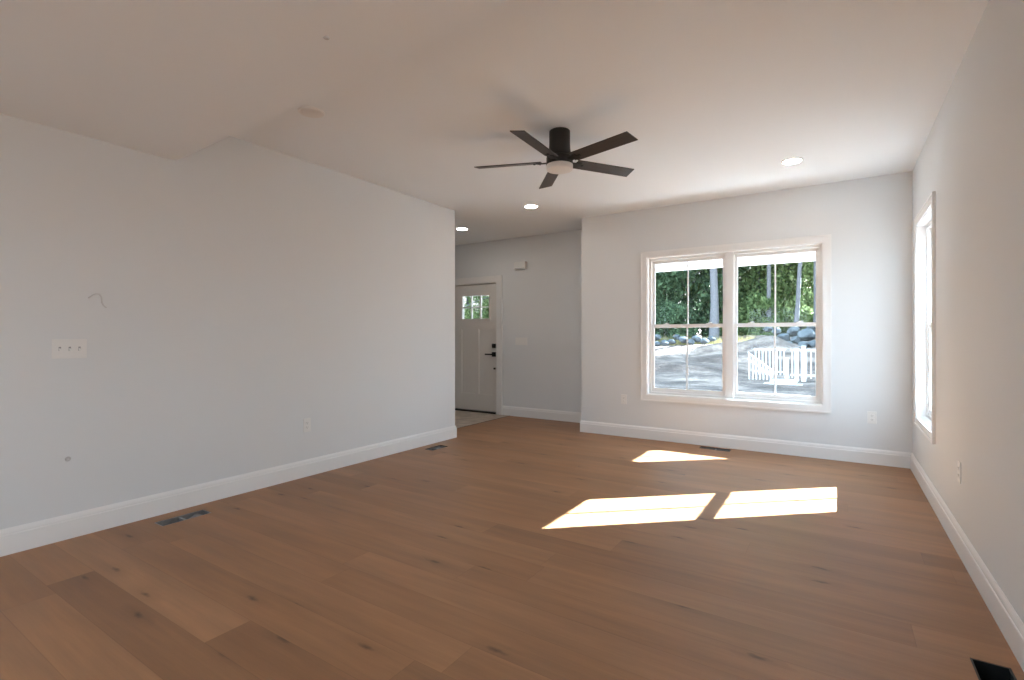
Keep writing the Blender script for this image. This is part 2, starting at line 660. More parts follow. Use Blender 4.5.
W12 = (-1.908, -0.113, 0.522, 2.162)  # double window opening (x0, x1, z0, z1)
mb = MB()
for c in holed(XC, XR, -0.02, ZC + 0.02, [W12]):
    mb.box(c[0], c[1], YF, YF + 0.15, c[2], c[3])
structure('wall_far', mb, M['wall'], label='wall with the double window', cat='wall')
mb = MB().box(XC, XC + 0.15, YF + 0.15, YE + 0.15, -0.02, ZC + 0.02)
structure('wall_recess', mb, M['wall'], label='short return wall beside the entry', cat='wall')
DOOR_X0, DOOR_X1, DOOR_Z = -5.420, -4.485, 2.088
mb = MB()
for c in holed(-6.4, XC + 0.15, -0.02, ZC + 0.02, [(DOOR_X0, DOOR_X1, -0.03, DOOR_Z)]):
    mb.box(c[0], c[1], YE, YE + 0.15, c[2], c[3])
structure('wall_entry', mb, M['wall'], label='wall with the front door', cat='wall')
structure('wall_foyer_left', MB().box(-6.4, -6.25, 3.05, YE, -0.02, ZC + 0.02), M['wall'], label='side wall of the entry', cat='wall')
structure('wall_foyer_near', MB().box(-6.25, XL - 0.12, 3.05, 3.2, -0.02, ZC + 0.02), M['wall'], label='wall closing the entry behind the partition', cat='wall')
BO = (-2.10, -0.60, 0.04, 2.04)  # unseen patio opening, added to let in fill light
mb = MB()
for c in holed(XL, XR, -0.02, ZL + 0.02, [BO]):
    mb.box(c[0], c[1], YB - 0.15, YB, c[2], c[3])
structure('wall_back', mb, M['wall'], label='wall with added patio glazing behind the camera', cat='wall')

# ceiling: dropped flat part, vertical step, high flat part
mb = MB()
xa, xb = XL - 0.12, XR + 0.15
def slab(poly, top=ZC + 0.16):
    n_ = len(poly)
    mb.add([Vector(p) for p in poly] + [Vector((p[0], p[1], top)) for p in poly],
           [tuple(range(n_)), tuple(range(2 * n_ - 1, n_ - 1, -1))] + [(i, (i + 1) % n_, n_ + (i + 1) % n_, n_ + i) for i in range(n_)])
slab([(xa, YB - 0.15, ZL), (xb, YB - 0.15, ZL), (xb, fold_y(xb), ZL), (xa, fold_y(xa), ZL)])
slab([(xa, fold_y(xa), ZC), (xb, fold_y(xb), ZC), (xb, YE + 0.15, ZC), (xa, YE + 0.15, ZC)])
slab([(-6.4, 3.05, ZC), (xa, 3.05, ZC), (xa, YE + 0.15, ZC), (-6.4, YE + 0.15, ZC)])
structure('ceiling', mb, M['ceiling'], label='white ceiling with a dropped part stepping up to the high part', cat='ceiling')

# baseboards, 145 mm with a stepped top
BP = [(0, 0), (0.0155, 0), (0.0155, 0.108), (0.0135, 0.112), (0.0115, 0.113), (0.0115, 0.121), (0.0095, 0.131), (0.006, 0.139), (0.003, 0.145), (0, 0.145)]
def baseboard(name, path, label):
    structure(name, MB().sweep(path, BP), M['trim'], label=label, cat='baseboard')
baseboard('baseboard_left', [(XL - 0.12, YEND), (XL, YEND), (XL, YB)][::-1] if False else [(XL - 0.13, YEND), (XL, YEND), (XL, YB)][::1], 'white baseboard along the long plain wall')
baseboard('baseboard_far', [(XR, YF), (XC, YF), (XC, YE)], 'white baseboard under the double window')
baseboard('baseboard_right', [(XR, YB), (XR, YF - 0.0)], 'white baseboard below the narrow window')
baseboard('baseboard_entry', [(XC, YE), (DOOR_X1 + 0.105, YE)], 'white baseboard beside the front door')


# ================================================================== windows
def casing(name, lab, frame, x0, x1, z0, z1, w=0.064, t=0.015, mull=None):
    """picture-frame casing in the local plane: u across, z up, d into the room"""
    mb = MB()
    b_ = 0.016
    def ring(o0, o1, dd):                                # o0 inside offset, o1 outside offset from the opening
        for c in holed(x0 - o1, x1 + o1, z0 - o1, z1 + o1, [(x0 - o0, x1 + o0, z0 - o0, z1 + o0)]):
            mb.box(c[0], c[1], -dd, 0, c[2], c[3])
    ring(-0.006, w - b_, t)
    ring(w - b_, w, t + 0.004)
    o = structure(name, mb, M['trim'], label=lab, cat='window trim')
    o.location, o.rotation_euler = frame
    return o


def sash_unit(name, label, frame, u0, u1, z0, z1, locks=2, drop=0.0):
    """single-hung vinyl unit: local u across, y = depth outwards from the room face"""
    root = empty(name, *frame)
    tag(root, label, 'window', kind='structure')
    D0, D1 = 0.058, 0.150
    mb = MB()                                            # outer vinyl frame
    fw = 0.026
    mb.box(u0, u0 + fw, D0, D1, z0, z1).box(u1 - fw, u1, D0, D1, z0, z1)
    mb.box(u0 + fw, u1 - fw, D0, D1, z0, z0 + fw).box(u0 + fw, u1 - fw, D0, D1, z1 - fw, z1)
    mb.build('window_frame', M['vinyl'], root, bevel=0.002)
    zm = (z0 + z1) / 2 - drop
    a0, a1 = u0 + fw, u1 - fw
    uc = (u0 + u1) / 2
    # upper sash sits outside, lower sash inside
    for nm, d0, d1, za, zb, bt, tp in (('upper_sash', 0.104, 0.132, zm - 0.020, z1 - fw, 0.036, 0.034),
                                       ('lower_sash', 0.070, 0.100, z0 + fw, zm + 0.020, 0.046, 0.036)):
        sw = 0.030
        mb = MB()
        mb.box(a0, a0 + sw, d0, d1, za, zb).box(a1 - sw, a1, d0, d1, za, zb)
        mb.box(a0 + sw, a1 - sw, d0, d1, za, za + bt).box(a0 + sw, a1 - sw, d0, d1, zb - tp, zb)
        s = mb.build(nm, M['vinyl'], root, bevel=0.002)
        dm = (d0 + d1) / 2
        MB().box(a0 + sw - 0.004, a1 - sw + 0.004, dm - 0.002, dm + 0.002, za + bt - 0.004, zb - tp + 0.004).build('pane', M['glass'], s)
        MB().box(uc - 0.0075, uc + 0.0075, dm - 0.007, dm + 0.007, za + bt, zb - tp).build('muntin', M['vinyl'], s, bevel=0.002)
        if nm == 'lower_sash':
            for q in ((a0 + 0.17, a1 - 0.17) if locks == 2 else ()):
                lk = MB().box(q - 0.032, q + 0.032, d0 + 0.002, d1 - 0.002, zb, zb + 0.007)
                lk.rod((q, (d0 + d1) / 2, zb + 0.006), (q, (d0 + d1) / 2, zb + 0.015), 0.012)
                lk.box(q - 0.006, q + 0.030, (d0 + d1) / 2 - 0.007, (d0 + d1) / 2 + 0.003, zb + 0.010, zb + 0.017)
                lk.build('sash_lock', M['vinyl'], s, bevel=0.0015)
            if locks:
              MB().box(uc - 0.07, uc + 0.07, d0 - 0.009, d0 + 0.003, za + 0.014, za + 0.022).build('lift_rail', M['vinyl'], s, bevel=0.0015)
    return root


FAR = ((0, YF, 0), (0, 0, 0))
casing('trim_1', 'white casing around the double window', FAR, *W12)
UM = -0.997
sash_unit('window_1', 'double-hung unit of the double window farther from the narrow window', FAR, W12[0] + 0.016, UM - 0.020, W12[2] + 0.014, W12[3] - 0.014)
sash_unit('window_2', 'double-hung unit of the double window nearer the narrow window', FAR, UM + 0.020, W12[1] - 0.016, W12[2] + 0.014, W12[3] - 0.014)
mb = MB()                                               # jamb extension lining and mullion of the double window
mb.box(W12[0], W12[0] + 0.016, -0.004, 0.15, W12[2], W12[3]).box(W12[1] - 0.016, W12[1], -0.004, 0.15, W12[2], W12[3])
mb.box(W12[0] + 0.016, W12[1] - 0.016, -0.004, 0.15, W12[2], W12[2] + 0.014).box(W12[0] + 0.016, W12[1] - 0.016, -0.004, 0.15, W12[3] - 0.014, W12[3])
mb.box(UM - 0.020, UM + 0.020, 0.045, 0.15, W12[2] + 0.014, W12[3] - 0.014)
mb.box(UM - 0.040, UM + 0.040, 0.040, 0.056, W12[2] + 0.014, W12[3] - 0.014)
o = structure('trim_2', mb, M['trim'], bevel=0.002, label='white jamb lining and mullion of the double window', cat='window trim')
o.location = FAR[0]

# side window: local u runs along -Y of the world
SIDE = ((XR, 0, 0), (0, 0, R(-90)))
su0, su1 = -W3[1], -W3[0]
casing('trim_3', 'white casing around the narrow window', SIDE, su0, su1, W3[2], W3[3])
sash_unit('window_3', 'narrow single window in the side wall', SIDE, su0 + 0.010, su1 - 0.010, W3[2] + 0.012, W3[3] - 0.012, locks=0, drop=0.030)
mb = MB()
mb.box(su0, su0 + 0.010, -0.004, 0.15, W3[2], W3[3]).box(su1 - 0.010, su1, -0.004, 0.15, W3[2], W3[3])
mb.box(su0 + 0.01, su1 - 0.01, -0.004, 0.15, W3[2], W3[2] + 0.012).box(su0 + 0.01, su1 - 0.01, -0.004, 0.15, W3[3] - 0.012, W3[3])
o = structure('trim_5', mb, M['trim'], label='white jamb lining of the narrow window', cat='window trim')
o.location, o.rotation_euler = SIDE

# unseen patio glazing, added behind the camera for fill light
root = empty('window_added_4', (0, YB - 0.15, 0))
tag(root, 'added patio glazing behind the camera for fill light', 'window', kind='structure')
mb = MB()
for u in (BO[0], -1.28, BO[1] - 0.06):
    mb.box(u, u + 0.06, 0.03, 0.10, BO[2], BO[3])
mb.box(BO[0], BO[1], 0.03, 0.10, BO[2], BO[2] + 0.06).box(BO[0], BO[1], 0.03, 0.10, BO[3] - 0.06, BO[3])
mb.build('window_frame', M['vinyl'], root)
MB().box(BO[0], BO[1], 0.063, 0.067, BO[2], BO[3]).build('pane', M['glass'], root)

for nm, xw, o4, lab in (('window_added_5', XL - 0.12, WK, 'added window behind the camera for fill light'), ('window_added_6', XR + 0.03, WR, 'added side window behind the camera for fill light')):  # both unseen, added to let in more daylight
    root = empty(nm, (xw, 0, 0))
    tag(root, lab, 'window', kind='structure')
    mb = MB()
    for v_ in (o4[0], (o4[0] + o4[1]) / 2 - 0.03, o4[1] - 0.06):
        mb.box(0.02, 0.08, v_, v_ + 0.06, o4[2], o4[3])
    mb.box(0.02, 0.08, o4[0], o4[1], o4[2], o4[2] + 0.06).box(0.02, 0.08, o4[0], o4[1], o4[3] - 0.06, o4[3])
    mb.build('window_frame', M['vinyl'], root)
    MB().box(0.048, 0.052, o4[0], o4[1], o4[2], o4[3]).build('pane', M['glass'], root)

# ================================================================== front door
door = empty('door_1', (0, YE, 0))
tag(door, 'white craftsman front door with six small panes', 'door', kind='structure')
dx0, dx1, dz0, dz1 = -5.398, -4.512, 0.030, 2.060
LX0, LX1, LZ0, LZ1 = -5.205, -4.650, 1.505, 1.893
PAN = [(-5.223, -4.930, 0.290, 1.346), (-4.868, -4.578, 0.290, 1.346)]
mb = MB()
for c in holed(dx0, dx1, dz0, dz1, [(LX0, LX1, LZ0, LZ1)] + PAN):
    mb.box(c[0], c[1], 0.020, 0.064, c[2], c[3])
for p in PAN:                                            # recessed flat panels with a bevelled sticking
    mb.box(p[0], p[1], 0.037, 0.053, p[2], p[3])
    for (a0, a1, c0, c1) in ((p[0], p[0] + 0.012, p[2], p[3]), (p[1] - 0.012, p[1], p[2], p[3])):
        mb.box(a0, a1, 0.029, 0.038, c0, c1)
    mb.box(p[0] + 0.012, p[1] - 0.012, 0.029, 0.038, p[2], p[2] + 0.012).box(p[0] + 0.012, p[1] - 0.012, 0.029, 0.038, p[3] - 0.012, p[3])
mb.build('door_slab', M['door'], door)
mb = MB()                                                # lite frame and grid, three by two
for c in holed(LX0 - 0.022, LX1 + 0.022, LZ0 - 0.022, LZ1 + 0.022, [(LX0 + 0.008, LX1 - 0.008, LZ0 + 0.008, LZ1 - 0.008)]):
    mb.box(c[0], c[1], 0.012, 0.070, c[2], c[3])
for i in (1, 2):
    u = LX0 + (LX1 - LX0) * i / 3
    mb.box(u - 0.010, u + 0.010, 0.022, 0.060, LZ0, LZ1)
zc_ = (LZ0 + LZ1) / 2
mb.box(LX0, LX1, 0.024, 0.058, zc_ - 0.009, zc_ + 0.009)
lf = mb.build('lite_frame', M['door'], door, bevel=0.002)
MB().box(LX0, LX1, 0.039, 0.043, LZ0, LZ1).build('pane', M['glass'], lf)
# black deadbolt, lever set and small peg
mb = MB().box(-4.590, -4.524, -0.004, 0.020, 1.040, 1.110)
mb.rod((-4.557, -0.004, 1.075), (-4.557, -0.016, 1.075), 0.017).box(-4.562, -4.552, -0.032, -0.014, 1.060, 1.090)
tag(mb.build('deadbolt', M['black'], door, bevel=0.003), 'black square deadbolt')
mb = MB().box(-4.590, -4.524, -0.002, 0.020, 0.905, 0.978)
mb.rod((-4.557, 0.0, 0.942), (-4.557, -0.046, 0.942), 0.011).box(-4.690, -4.545, -0.058, -0.042, 0.931, 0.953)
tag(mb.build('door_lever', M['black'], door, bevel=0.003), 'black lever handle')
mb = MB().rod((-4.540, 0.020, 0.718), (-4.540, -0.008, 0.718), 0.016)
tag(mb.build('latch_button', M['black'], door, bevel=0.002), 'small black round peg')
mb = MB().box(DOOR_X0 + 0.02, DOOR_X1 - 0.025, -0.018, 0.15, 0.001, 0.026)
tag(mb.build('threshold', M['bronze'], door, bevel=0.003), 'dark bronze threshold')
# jamb and casing
mb = MB()
mb.box(DOOR_X0, DOOR_X0 + 0.020, -0.002, 0.15, 0, DOOR_Z).box(DOOR_X1 - 0.025, DOOR_X1, -0.002, 0.15, 0, DOOR_Z)
mb.box(DOOR_X0 + 0.02, DOOR_X1 - 0.025, -0.002, 0.15, DOOR_Z - 0.020, DOOR_Z)
mb.box(DOOR_X0 + 0.02, DOOR_X0 + 0.032, 0.066, 0.15, 0.03, DOOR_Z - 0.02).box(DOOR_X1 - 0.037, DOOR_X1 - 0.025, 0.066, 0.15, 0.03, DOOR_Z - 0.02)
mb.box(DOOR_X0 + 0.02, DOOR_X1 - 0.025, 0.066, 0.15, DOOR_Z - 0.045, DOOR_Z - 0.020).box(DOOR_X0 + 0.02, DOOR_X1 - 0.025, 0.066, 0.15, 0.026, 0.045)
mb.build('door_frame', M['door'], door)
cw = 0.095
mb = MB()
mb.box(DOOR_X0 - cw, DOOR_X0 + 0.008, -0.018, 0, 0, DOOR_Z + cw).box(DOOR_X1 - 0.008, DOOR_X1 + cw, -0.018, 0, 0, DOOR_Z + cw)
mb.box(DOOR_X0 + 0.008, DOOR_X1 - 0.008, -0.018, 0, DOOR_Z - 0.008, DOOR_Z + cw)
mb.build('door_casing', M['trim'], door, bevel=0.003)


# ================================================================== ceiling fan
FX, FY, ZB, FR = -1.730, 3.318, 2.513, 0.640
fan = empty('ceiling_fan', (FX, FY, ZC))
tag(fan, 'black five-bladed flush-mount ceiling fan with a round light', 'ceiling fan')
z = -ZC
MB().lathe([(0, 0), (0.072, 0), (0.077, -0.004), (0.0775, -0.03), (0.0775, -0.100), (0.079, -0.135), (0.083, -0.165), (0.087, -0.182), (0.085, -0.190), (0.060, -0.192), (0, -0.192)], 48).build('motor_housing', M['fan_black'], fan, smooth=True)
MB().lathe([(0, -0.190), (0.070, -0.190), (0.094, -0.195), (0.098, -0.200), (0.098, -0.236), (0.100, -0.240), (0.100, -0.252), (0.096, -0.256), (0, -0.256)], 48).build('hub', M['fan_black'], fan, smooth=True)
dif = MB().lathe([(0, -0.250), (0.095, -0.250), (0.098, -0.254), (0.098, -0.282), (0.094, -0.290), (0.080, -0.295), (0.040, -0.297), (0, -0.298)], 48).build('light_diffuser', M['diffuser_off'], fan, smooth=True)
tag(dif, 'round white light diffuser, switched off')
PIT = R(-13)
ZBL = ZB - ZC
blade_me = iron_me = None
for i in range(5):
    a = 3.503 + i * 2 * math.pi / 5
    if i == 0:
        w = 0.115
        r0, r1 = 0.135, FR
        # flat board, straight edges, tip cut slightly on the slant as on the real blade
        n_ = 6
        vs = []
        for zz in (-0.0035, 0.0035):
            vs += [(r0, -w * 0.47, zz), (r1 - 0.004, -w / 2, zz), (r1 + 0.004, w / 2, zz), (r0, w * 0.47, zz)]
        bl = MB().add(vs, [(0, 3, 2, 1), (4, 5, 6, 7), (0, 1, 5, 4), (1, 2, 6, 5), (2, 3, 7, 6), (3, 0, 4, 7)]).build('blade', M['blade'], fan, bevel=0.002)
        ir = MB()
        ir.box(0.088, 0.150, -0.022, 0.022, -0.010, -0.003).box(0.140, 0.200, -0.008, 0.008, -0.0095, -0.0030)
        ir.box(0.128, 0.172, -0.034, 0.034, -0.0090, -0.0030)
        for (sx, sy) in ((0.150, -0.024), (0.150, 0.024), (0.190, 0.0)):
            ir.rod((sx, sy, -0.013), (sx, sy, -0.003), 0.006)
        io = ir.build('blade_bracket', M['fan_black'], bl)
        tag(io, 'black blade bracket')
    else:
        bl = copy_tree(bl0, fan)
    if i == 0:
        bl0 = bl
    bl.location = (0, 0, ZBL)
    bl.rotation_mode = 'XYZ'
    bl.rotation_euler = (PIT, 0, a)


# ================================================================== recessed lights
def downlight(loc, label, lens_mat, tilt=0.0, src=None, group='recessed ceiling lights'):
    if src is None:
        t = empty('recessed_light', loc, (tilt, 0, 0))
        MB().lathe([(0.066, 0.002), (0.068, -0.004), (0.072, -0.0075), (0.082, -0.0065), (0.0855, -0.002), (0.086, 0.002)], 40).build('trim_ring', M['plastic'], t, smooth=True)
        MB().lathe([(0, -0.0105), (0.060, -0.0100), (0.0690, -0.0080), (0.0695, 0.001), (0, 0.001)], 40).build('lens', lens_mat, t, smooth=True)
    else:
        t = copy_tree(src)
        t.location = loc
    tag(t, label, 'ceiling light', group)
    return t


L0 = downlight((-0.328, 4.970, ZC - 0.001), 'lit round recessed ceiling light above the double window', M['led'])
downlight((-2.992, 5.025, ZC - 0.001), 'lit round recessed ceiling light beyond the fan, outside the entry recess', None, src=L0)
downlight((-4.428, 5.537, ZC - 0.001), 'lit round recessed ceiling light in the entry, nearest the front door', None, src=L0)
dark = downlight((-3.000, 2.118, ZC - 0.001), 'unlit white round recessed light near the step in the ceiling', M['diffuser_off'])
# unseen lights added behind the camera to brighten the room
for (lx, ly) in ((-0.6, -0.6), (-2.6, -0.6), (-0.6, -2.2), (-2.6, -2.2)):
    downlight((lx, ly, ZL - 0.001), 'added recessed ceiling light behind the camera to brighten the room', None, src=L0, group='added lights behind the camera')

o = MB().lathe([(0, -0.003), (0.010, -0.003), (0.013, 0.0), (0, 0.001)], 16).build('ceiling_plug', M['smudge'], smooth=True)
o.location = (-1.766, 1.318, ZL)
tag(o, 'tiny grey round plug on the low dropped ceiling', 'plug')


# ================================================================== wall plates
# plates are built in a local frame: x across, z up, -y out of the wall
def place_on(root, wall, along, zc):
    if wall == 'left':
        root.location, root.rotation_euler = (XL, along, zc), (0, 0, R(90))
    elif wall == 'right':
        root.location, root.rotation_euler = (XR, along, zc), (0, 0, R(-90))
    elif wall == 'far':
        root.location = (along, YF, zc)
    else:
        root.location = (along, YE, zc)


def outlet(label, src=None):
    if src:
        t = copy_tree(src)
    else:
        t = empty('wall_outlet')
        MB().box(-0.036, 0.036, -0.006, 0.0, -0.0585, 0.0585).build('cover_plate', M['plastic'], t, bevel=0.003)
        for s in (-1, 1):
            rc = MB().box(-0.0165, 0.0165, -0.008, -0.004, s * 0.0195 - 0.0140, s * 0.0195 + 0.0140).build('receptacle', M['plastic'], t, bevel=0.003)
            q = MB()
            q.box(-0.0075, -0.0055, -0.0086, -0.0070, s * 0.0195 - 0.001, s * 0.0195 + 0.008).box(0.0055, 0.0075, -0.0086, -0.0070, s * 0.0195 - 0.001, s * 0.0195 + 0.007)
            q.rod((0, -0.0086, s * 0.0195 - 0.007), (0, -0.0070, s * 0.0195 - 0.007), 0.0022)
            tag(q.build('slots', M['plastic_shadow'], rc), 'dark plug slots')
    tag(t, label, 'outlet', 'wall outlets')
    return t


ot = outlet('white outlet low on the long plain wall with the three switches')
place_on(ot, 'left', 2.692, 0.444)
o2 = outlet('white outlet below the double window near the entry corner', ot)
o2.rotation_euler = (0, 0, 0)
place_on(o2, 'far', -2.186, 0.452)
o3 = outlet('white outlet on the far wall between double window and room corner', ot)
o3.rotation_euler = (0, 0, 0)
place_on(o3, 'far', 0.278, 0.443)
o4 = outlet('white outlet on the side wall below and before the narrow window', ot)
place_on(o4, 'right', 3.735, 0.450)


def switch_plate(label, n, toggles=True):
    t = empty('switch_plate')
    w = 0.0725 + 0.046 * (n - 1)
    MB().box(-w / 2, w / 2, -0.006, 0, -0.0575, 0.0575).build('cover_plate', M['plastic'], t, bevel=0.003)
    for i in range(n):
        cx = (i - (n - 1) / 2) * 0.046
        q = MB()
        if toggles:
            MB().box(cx - 0.0055, cx + 0.0055, -0.0066, -0.004, -0.0125, 0.0125).build('toggle_slot', M['toggle_shadow'], t)
            q.add([(cx - 0.004, -0.006, 0.004), (cx + 0.004, -0.006, 0.004), (cx + 0.004, -0.006, -0.010), (cx - 0.004, -0.006, -0.010),
                   (cx - 0.0035, -0.018, -0.007), (cx + 0.0035, -0.018, -0.007), (cx + 0.0035, -0.016, -0.014), (cx - 0.0035, -0.016, -0.014)],
                  [(0, 1, 2, 3), (4, 7, 6, 5), (0, 4, 5, 1), (1, 5, 6, 2), (2, 6, 7, 3), (3, 7, 4, 0)])
            q.build('toggle', M['plastic'], t, bevel=0.001)
        else:
            q.box(cx - 0.0165, cx + 0.0165, -0.0085, -0.004, -0.033, 0.033).build('rocker', M['plastic'], t, bevel=0.002)
    tag(t, label, 'light switch')
    return t


place_on(switch_plate('white plate with three toggle switches on the long plain wall', 3), 'left', 1.083, 1.138)
place_on(switch_plate('wide white switch plate beside the front door under the chime', 4, False), 'entry', -4.040, 1.150)

# door chime box
t = empty('door_chime')
MB().box(-0.102, 0.102, -0.052, 0, -0.058, 0.058).build('chime_cover', M['plastic'], t, bevel=0.006)
MB().box(-0.085, 0.085, -0.0535, -0.050, -0.050, -0.041).build('shadow_strip', M['plastic_shadow'], t)  # dark strip painted in for the shadow beneath the chime
place_on(t, 'entry', -4.043, 2.300)
tag(t, 'white box-shaped door chime high on the wall beside the front door', 'door chime')

# cable stub poking out of the long wall, and a grey plug lower down
pts = [(0.004, 1.172, 1.447), (-0.012, 1.179, 1.455), (-0.030, 1.192, 1.470), (-0.040, 1.206, 1.478), (-0.046, 1.221, 1.477), (-0.048, 1.231, 1.462), (-0.047, 1.234, 1.442), (-0.044, 1.236, 1.424), (-0.040, 1.243, 1.409), (-0.034, 1.254, 1.399), (-0.030, 1.262, 1.396)]
cb = MB().tube([(XL - p[0] * 0.55 - 0.004, p[1], p[2]) for p in pts], 0.0042, 8).build('cable', M['wire'], smooth=True)
tag(cb, 'short curled grey cable end sticking out above the three switches', 'cable')
t = empty('cable_plug', (XL, 1.076, 0.477))
M4 = Matrix.Rotation(R(90), 4, 'Y')
MB().lathe([(0, 0.006), (0.010, 0.006), (0.013, 0.003), (0.0145, 0.0), (0, 0.0)], 20, M4).build('plug_body', M['smudge'], t, smooth=True)
MB().lathe([(0, 0.010), (0.004, 0.010), (0.0045, 0.005), (0, 0.005)], 12, M4).build('plug_pin', M['wire'], t, smooth=True)
tag(t, 'small grey round plug low on the long wall below the switches', 'plug')


# ================================================================== floor registers (open duct boots)
def register(key, label, mat, lip_mat, flap):
    x0, x1, y0, y1 = VENTS[key]
    cx, cy = (x0 + x1) / 2, (y0 + y1) / 2
    hx, hy = (x1 - x0) / 2, (y1 - y0) / 2
    t = empty('floor_register', (cx, cy, 0))
    d = 0.090
    mb = MB()
    w = 0.002
    mb.box(-hx, hx, -hy, hy, -d - w, -d)
    mb.box(-hx, -hx + w, -hy, hy, -d, -0.004).box(hx - w, hx, -hy, hy, -d, -0.004)
    mb.box(-hx + w, hx - w, -hy, -hy + w, -d, -0.004).box(-hx + w, hx - w, hy - w, hy, -d, -0.004)
    mb.build('duct_boot', mat, t)
    mb = MB()                                            # folded rim
    for c in holed(-hx, hx, -hy, hy, [(-hx + 0.007, hx - 0.007, -hy + 0.007, hy - 0.007)]):
        mb.box(c[0], c[1], c[2], c[3], -0.006, -0.001)
    mb.build('rim', lip_mat, t)
    lx = hx > hy                                         # long axis along x?
    mb = MB()
    if flap == 'bar':                                    # cross brace and a bent damper blade
        if lx:
            mb.box(-0.006, 0.006, -hy, hy, -0.030, -0.012)
        else:
            mb.box(-hx, hx, -0.008, 0.008, -0.030, -0.010)
            mb.add([(-hx + 0.01, 0.02, -0.05), (hx - 0.01, 0.02, -0.05), (hx - 0.01, hy - 0.05, -0.016), (-hx + 0.01, hy - 0.05, -0.016),
                    (-hx + 0.01, 0.02, -0.047), (hx - 0.01, 0.02, -0.047), (hx - 0.01, hy - 0.05, -0.013), (-hx + 0.01, hy - 0.05, -0.013)],
                   [(0, 3, 2, 1), (4, 5, 6, 7), (0, 1, 5, 4), (1, 2, 6, 5), (2, 3, 7, 6), (3, 0, 4, 7)])
            mb.rod((-hx, hy - 0.040, -0.020), (hx, hy - 0.040, -0.020), 0.004)
    else:                                                # round duct collar down inside the boot
        M5 = Matrix.Translation((0, 0.07 if not lx else 0, -d))
        mb.lathe([(0.044, 0.0), (0.044, 0.035), (0.047, 0.038), (0.050, 0.035), (0.050, 0.0)], 28, M5)
    mb.build('damper' if flap == 'bar' else 'duct_collar', M['galv'] if flap == 'bar' else mat, t)
    tag(t, label, 'floor vent', 'floor vents')
    return t


register('a', 'open floor vent with bare metal duct along the long wall, nearer the switches', M['galv'], M['galv'], 'bar')
register('b', 'open floor vent by the end of the long wall beside the entry', M['galv'], M['bronze'], 'bar')
register('c', 'narrow floor vent below the double window against the baseboard', M['galv'], M['bronze'], 'bar')
register('d', 'black open floor vent beside the side wall close to the camera', M['duct_dark'], M['duct_dark'], 'collar')

# ================================================================== porch roof outside
mb = MB()
PX0, PX1, PY0, PY1 = -6.6, 0.860, YF + 0.15, 7.78
mb.box(PX0, PX1, 7.70, 7.80, 2.225, 2.52)                # front beam
mb.box(PX1 - 0.03, PX1, PY0, 7.80, 2.350, 2.52)          # side fascia
mb.box(PX0, PX1, YE + 0.15, 7.70, 2.50, 2.53).box(XC + 0.15, PX1, PY0, YE + 0.15, 2.50, 2.53)   # soffit
structure('porch_roof', mb, M['porch'], label='white porch beam and soffit outside the double window', cat='porch')
mb = MB()
for (rx0_, rx1_, ry_) in ((PX0 - 0.2, XC + 0.15, YE + 0.15), (XC + 0.15, PX1, PY0)):
    rz_ = 2.53 + (7.8 - ry_) * 0.24
    mb.add([(rx0_, ry_, rz_), (rx1_, ry_, rz_), (rx1_, 7.8, 2.53), (rx0_, 7.8, 2.53), (rx0_, ry_, rz_ + 0.07), (rx1_, ry_, rz_ + 0.07), (rx1_, 7.8, 2.60), (rx0_, 7.8, 2.60)],
           [(0, 3, 2, 1), (4, 5, 6, 7), (0, 1, 5, 4), (1, 2, 6, 5), (2, 3, 7, 6), (3, 0, 4, 7)])
structure('roof', mb, M['shingle'], label='dark shingles on the porch', cat='roof')
structure('porch_floor', MB().box(PX0, XR + 0.15, YE + 0.15, 7.8, -0.34, -0.10), M['concrete'], label='concrete porch slab', cat='porch')


# ================================================================== yard
def sstep(a, b, x):
    t = max(0.0, min(1.0, (x - a) / (b - a)))
    return t * t * (3 - 2 * t)


def ground_h(x, y):
    h = -0.32
    if y > 12:
        h += 1.08 * sstep(15.8, 22.0, y) + 0.45 * sstep(22, 27, y) + 7.5 * sstep(32, 52, y) * (1 - sstep(0.5, 5.0, x))
        # spoil mounds
        h += 0.52 * math.exp(-((x + 2.15) / 0.8) ** 2 - ((y - 21.0) / 1.0) ** 2)
        h += 0.30 * math.exp(-((x + 3.7) / 1.0) ** 2 - ((y - 21.3) / 1.2) ** 2)
        h += 0.18 * math.exp(-((x + 6.2) / 1.2) ** 2 - ((y - 19.0) / 0.6) ** 2)
        # flat spot by the railing
        k = math.exp(-((x + 1.1) / 1.6) ** 4 - ((y - 17.9) / 1.3) ** 4)
        h = h * (1 - k) + (-0.16) * k
        a = 0.16 * sstep(16.5, 19, y) * (1 - k)
        h += a * (mnoise.noise(Vector((x * 0.5, y * 1.8, 0))) + 0.6 * mnoise.noise(Vector((x * 1.3, y * 3.7, 4))))
        h += 0.03 * mnoise.noise(Vector((x * 3.1, y * 5.3, 9)))
    return h


def axis(lo, hi, dense_lo, dense_hi, fine, coarse):
    out, p = [], lo
    while p < hi:
        out.append(p)
        p += fine if dense_lo <= p < dense_hi else coarse
    out.append(hi)
    return out


gx = axis(-90, 90, -12, 4, 0.14, 3.0)
gy = axis(-60, 110, 14.5, 27, 0.12, 1.0)
mb = MB()
vs = [(x, y, ground_h(x, y)) for y in gy for x in gx]
nx = len(gx)
fs = [(j * nx + i, j * nx + i + 1, (j + 1) * nx + i + 1, (j + 1) * nx + i) for j in range(len(gy) - 1) for i in range(nx - 1)]
mb.add(vs, fs)
structure('yard_ground', mb, M['dirt'], label='bare dirt yard rising to the woods', cat='ground', smooth=True)


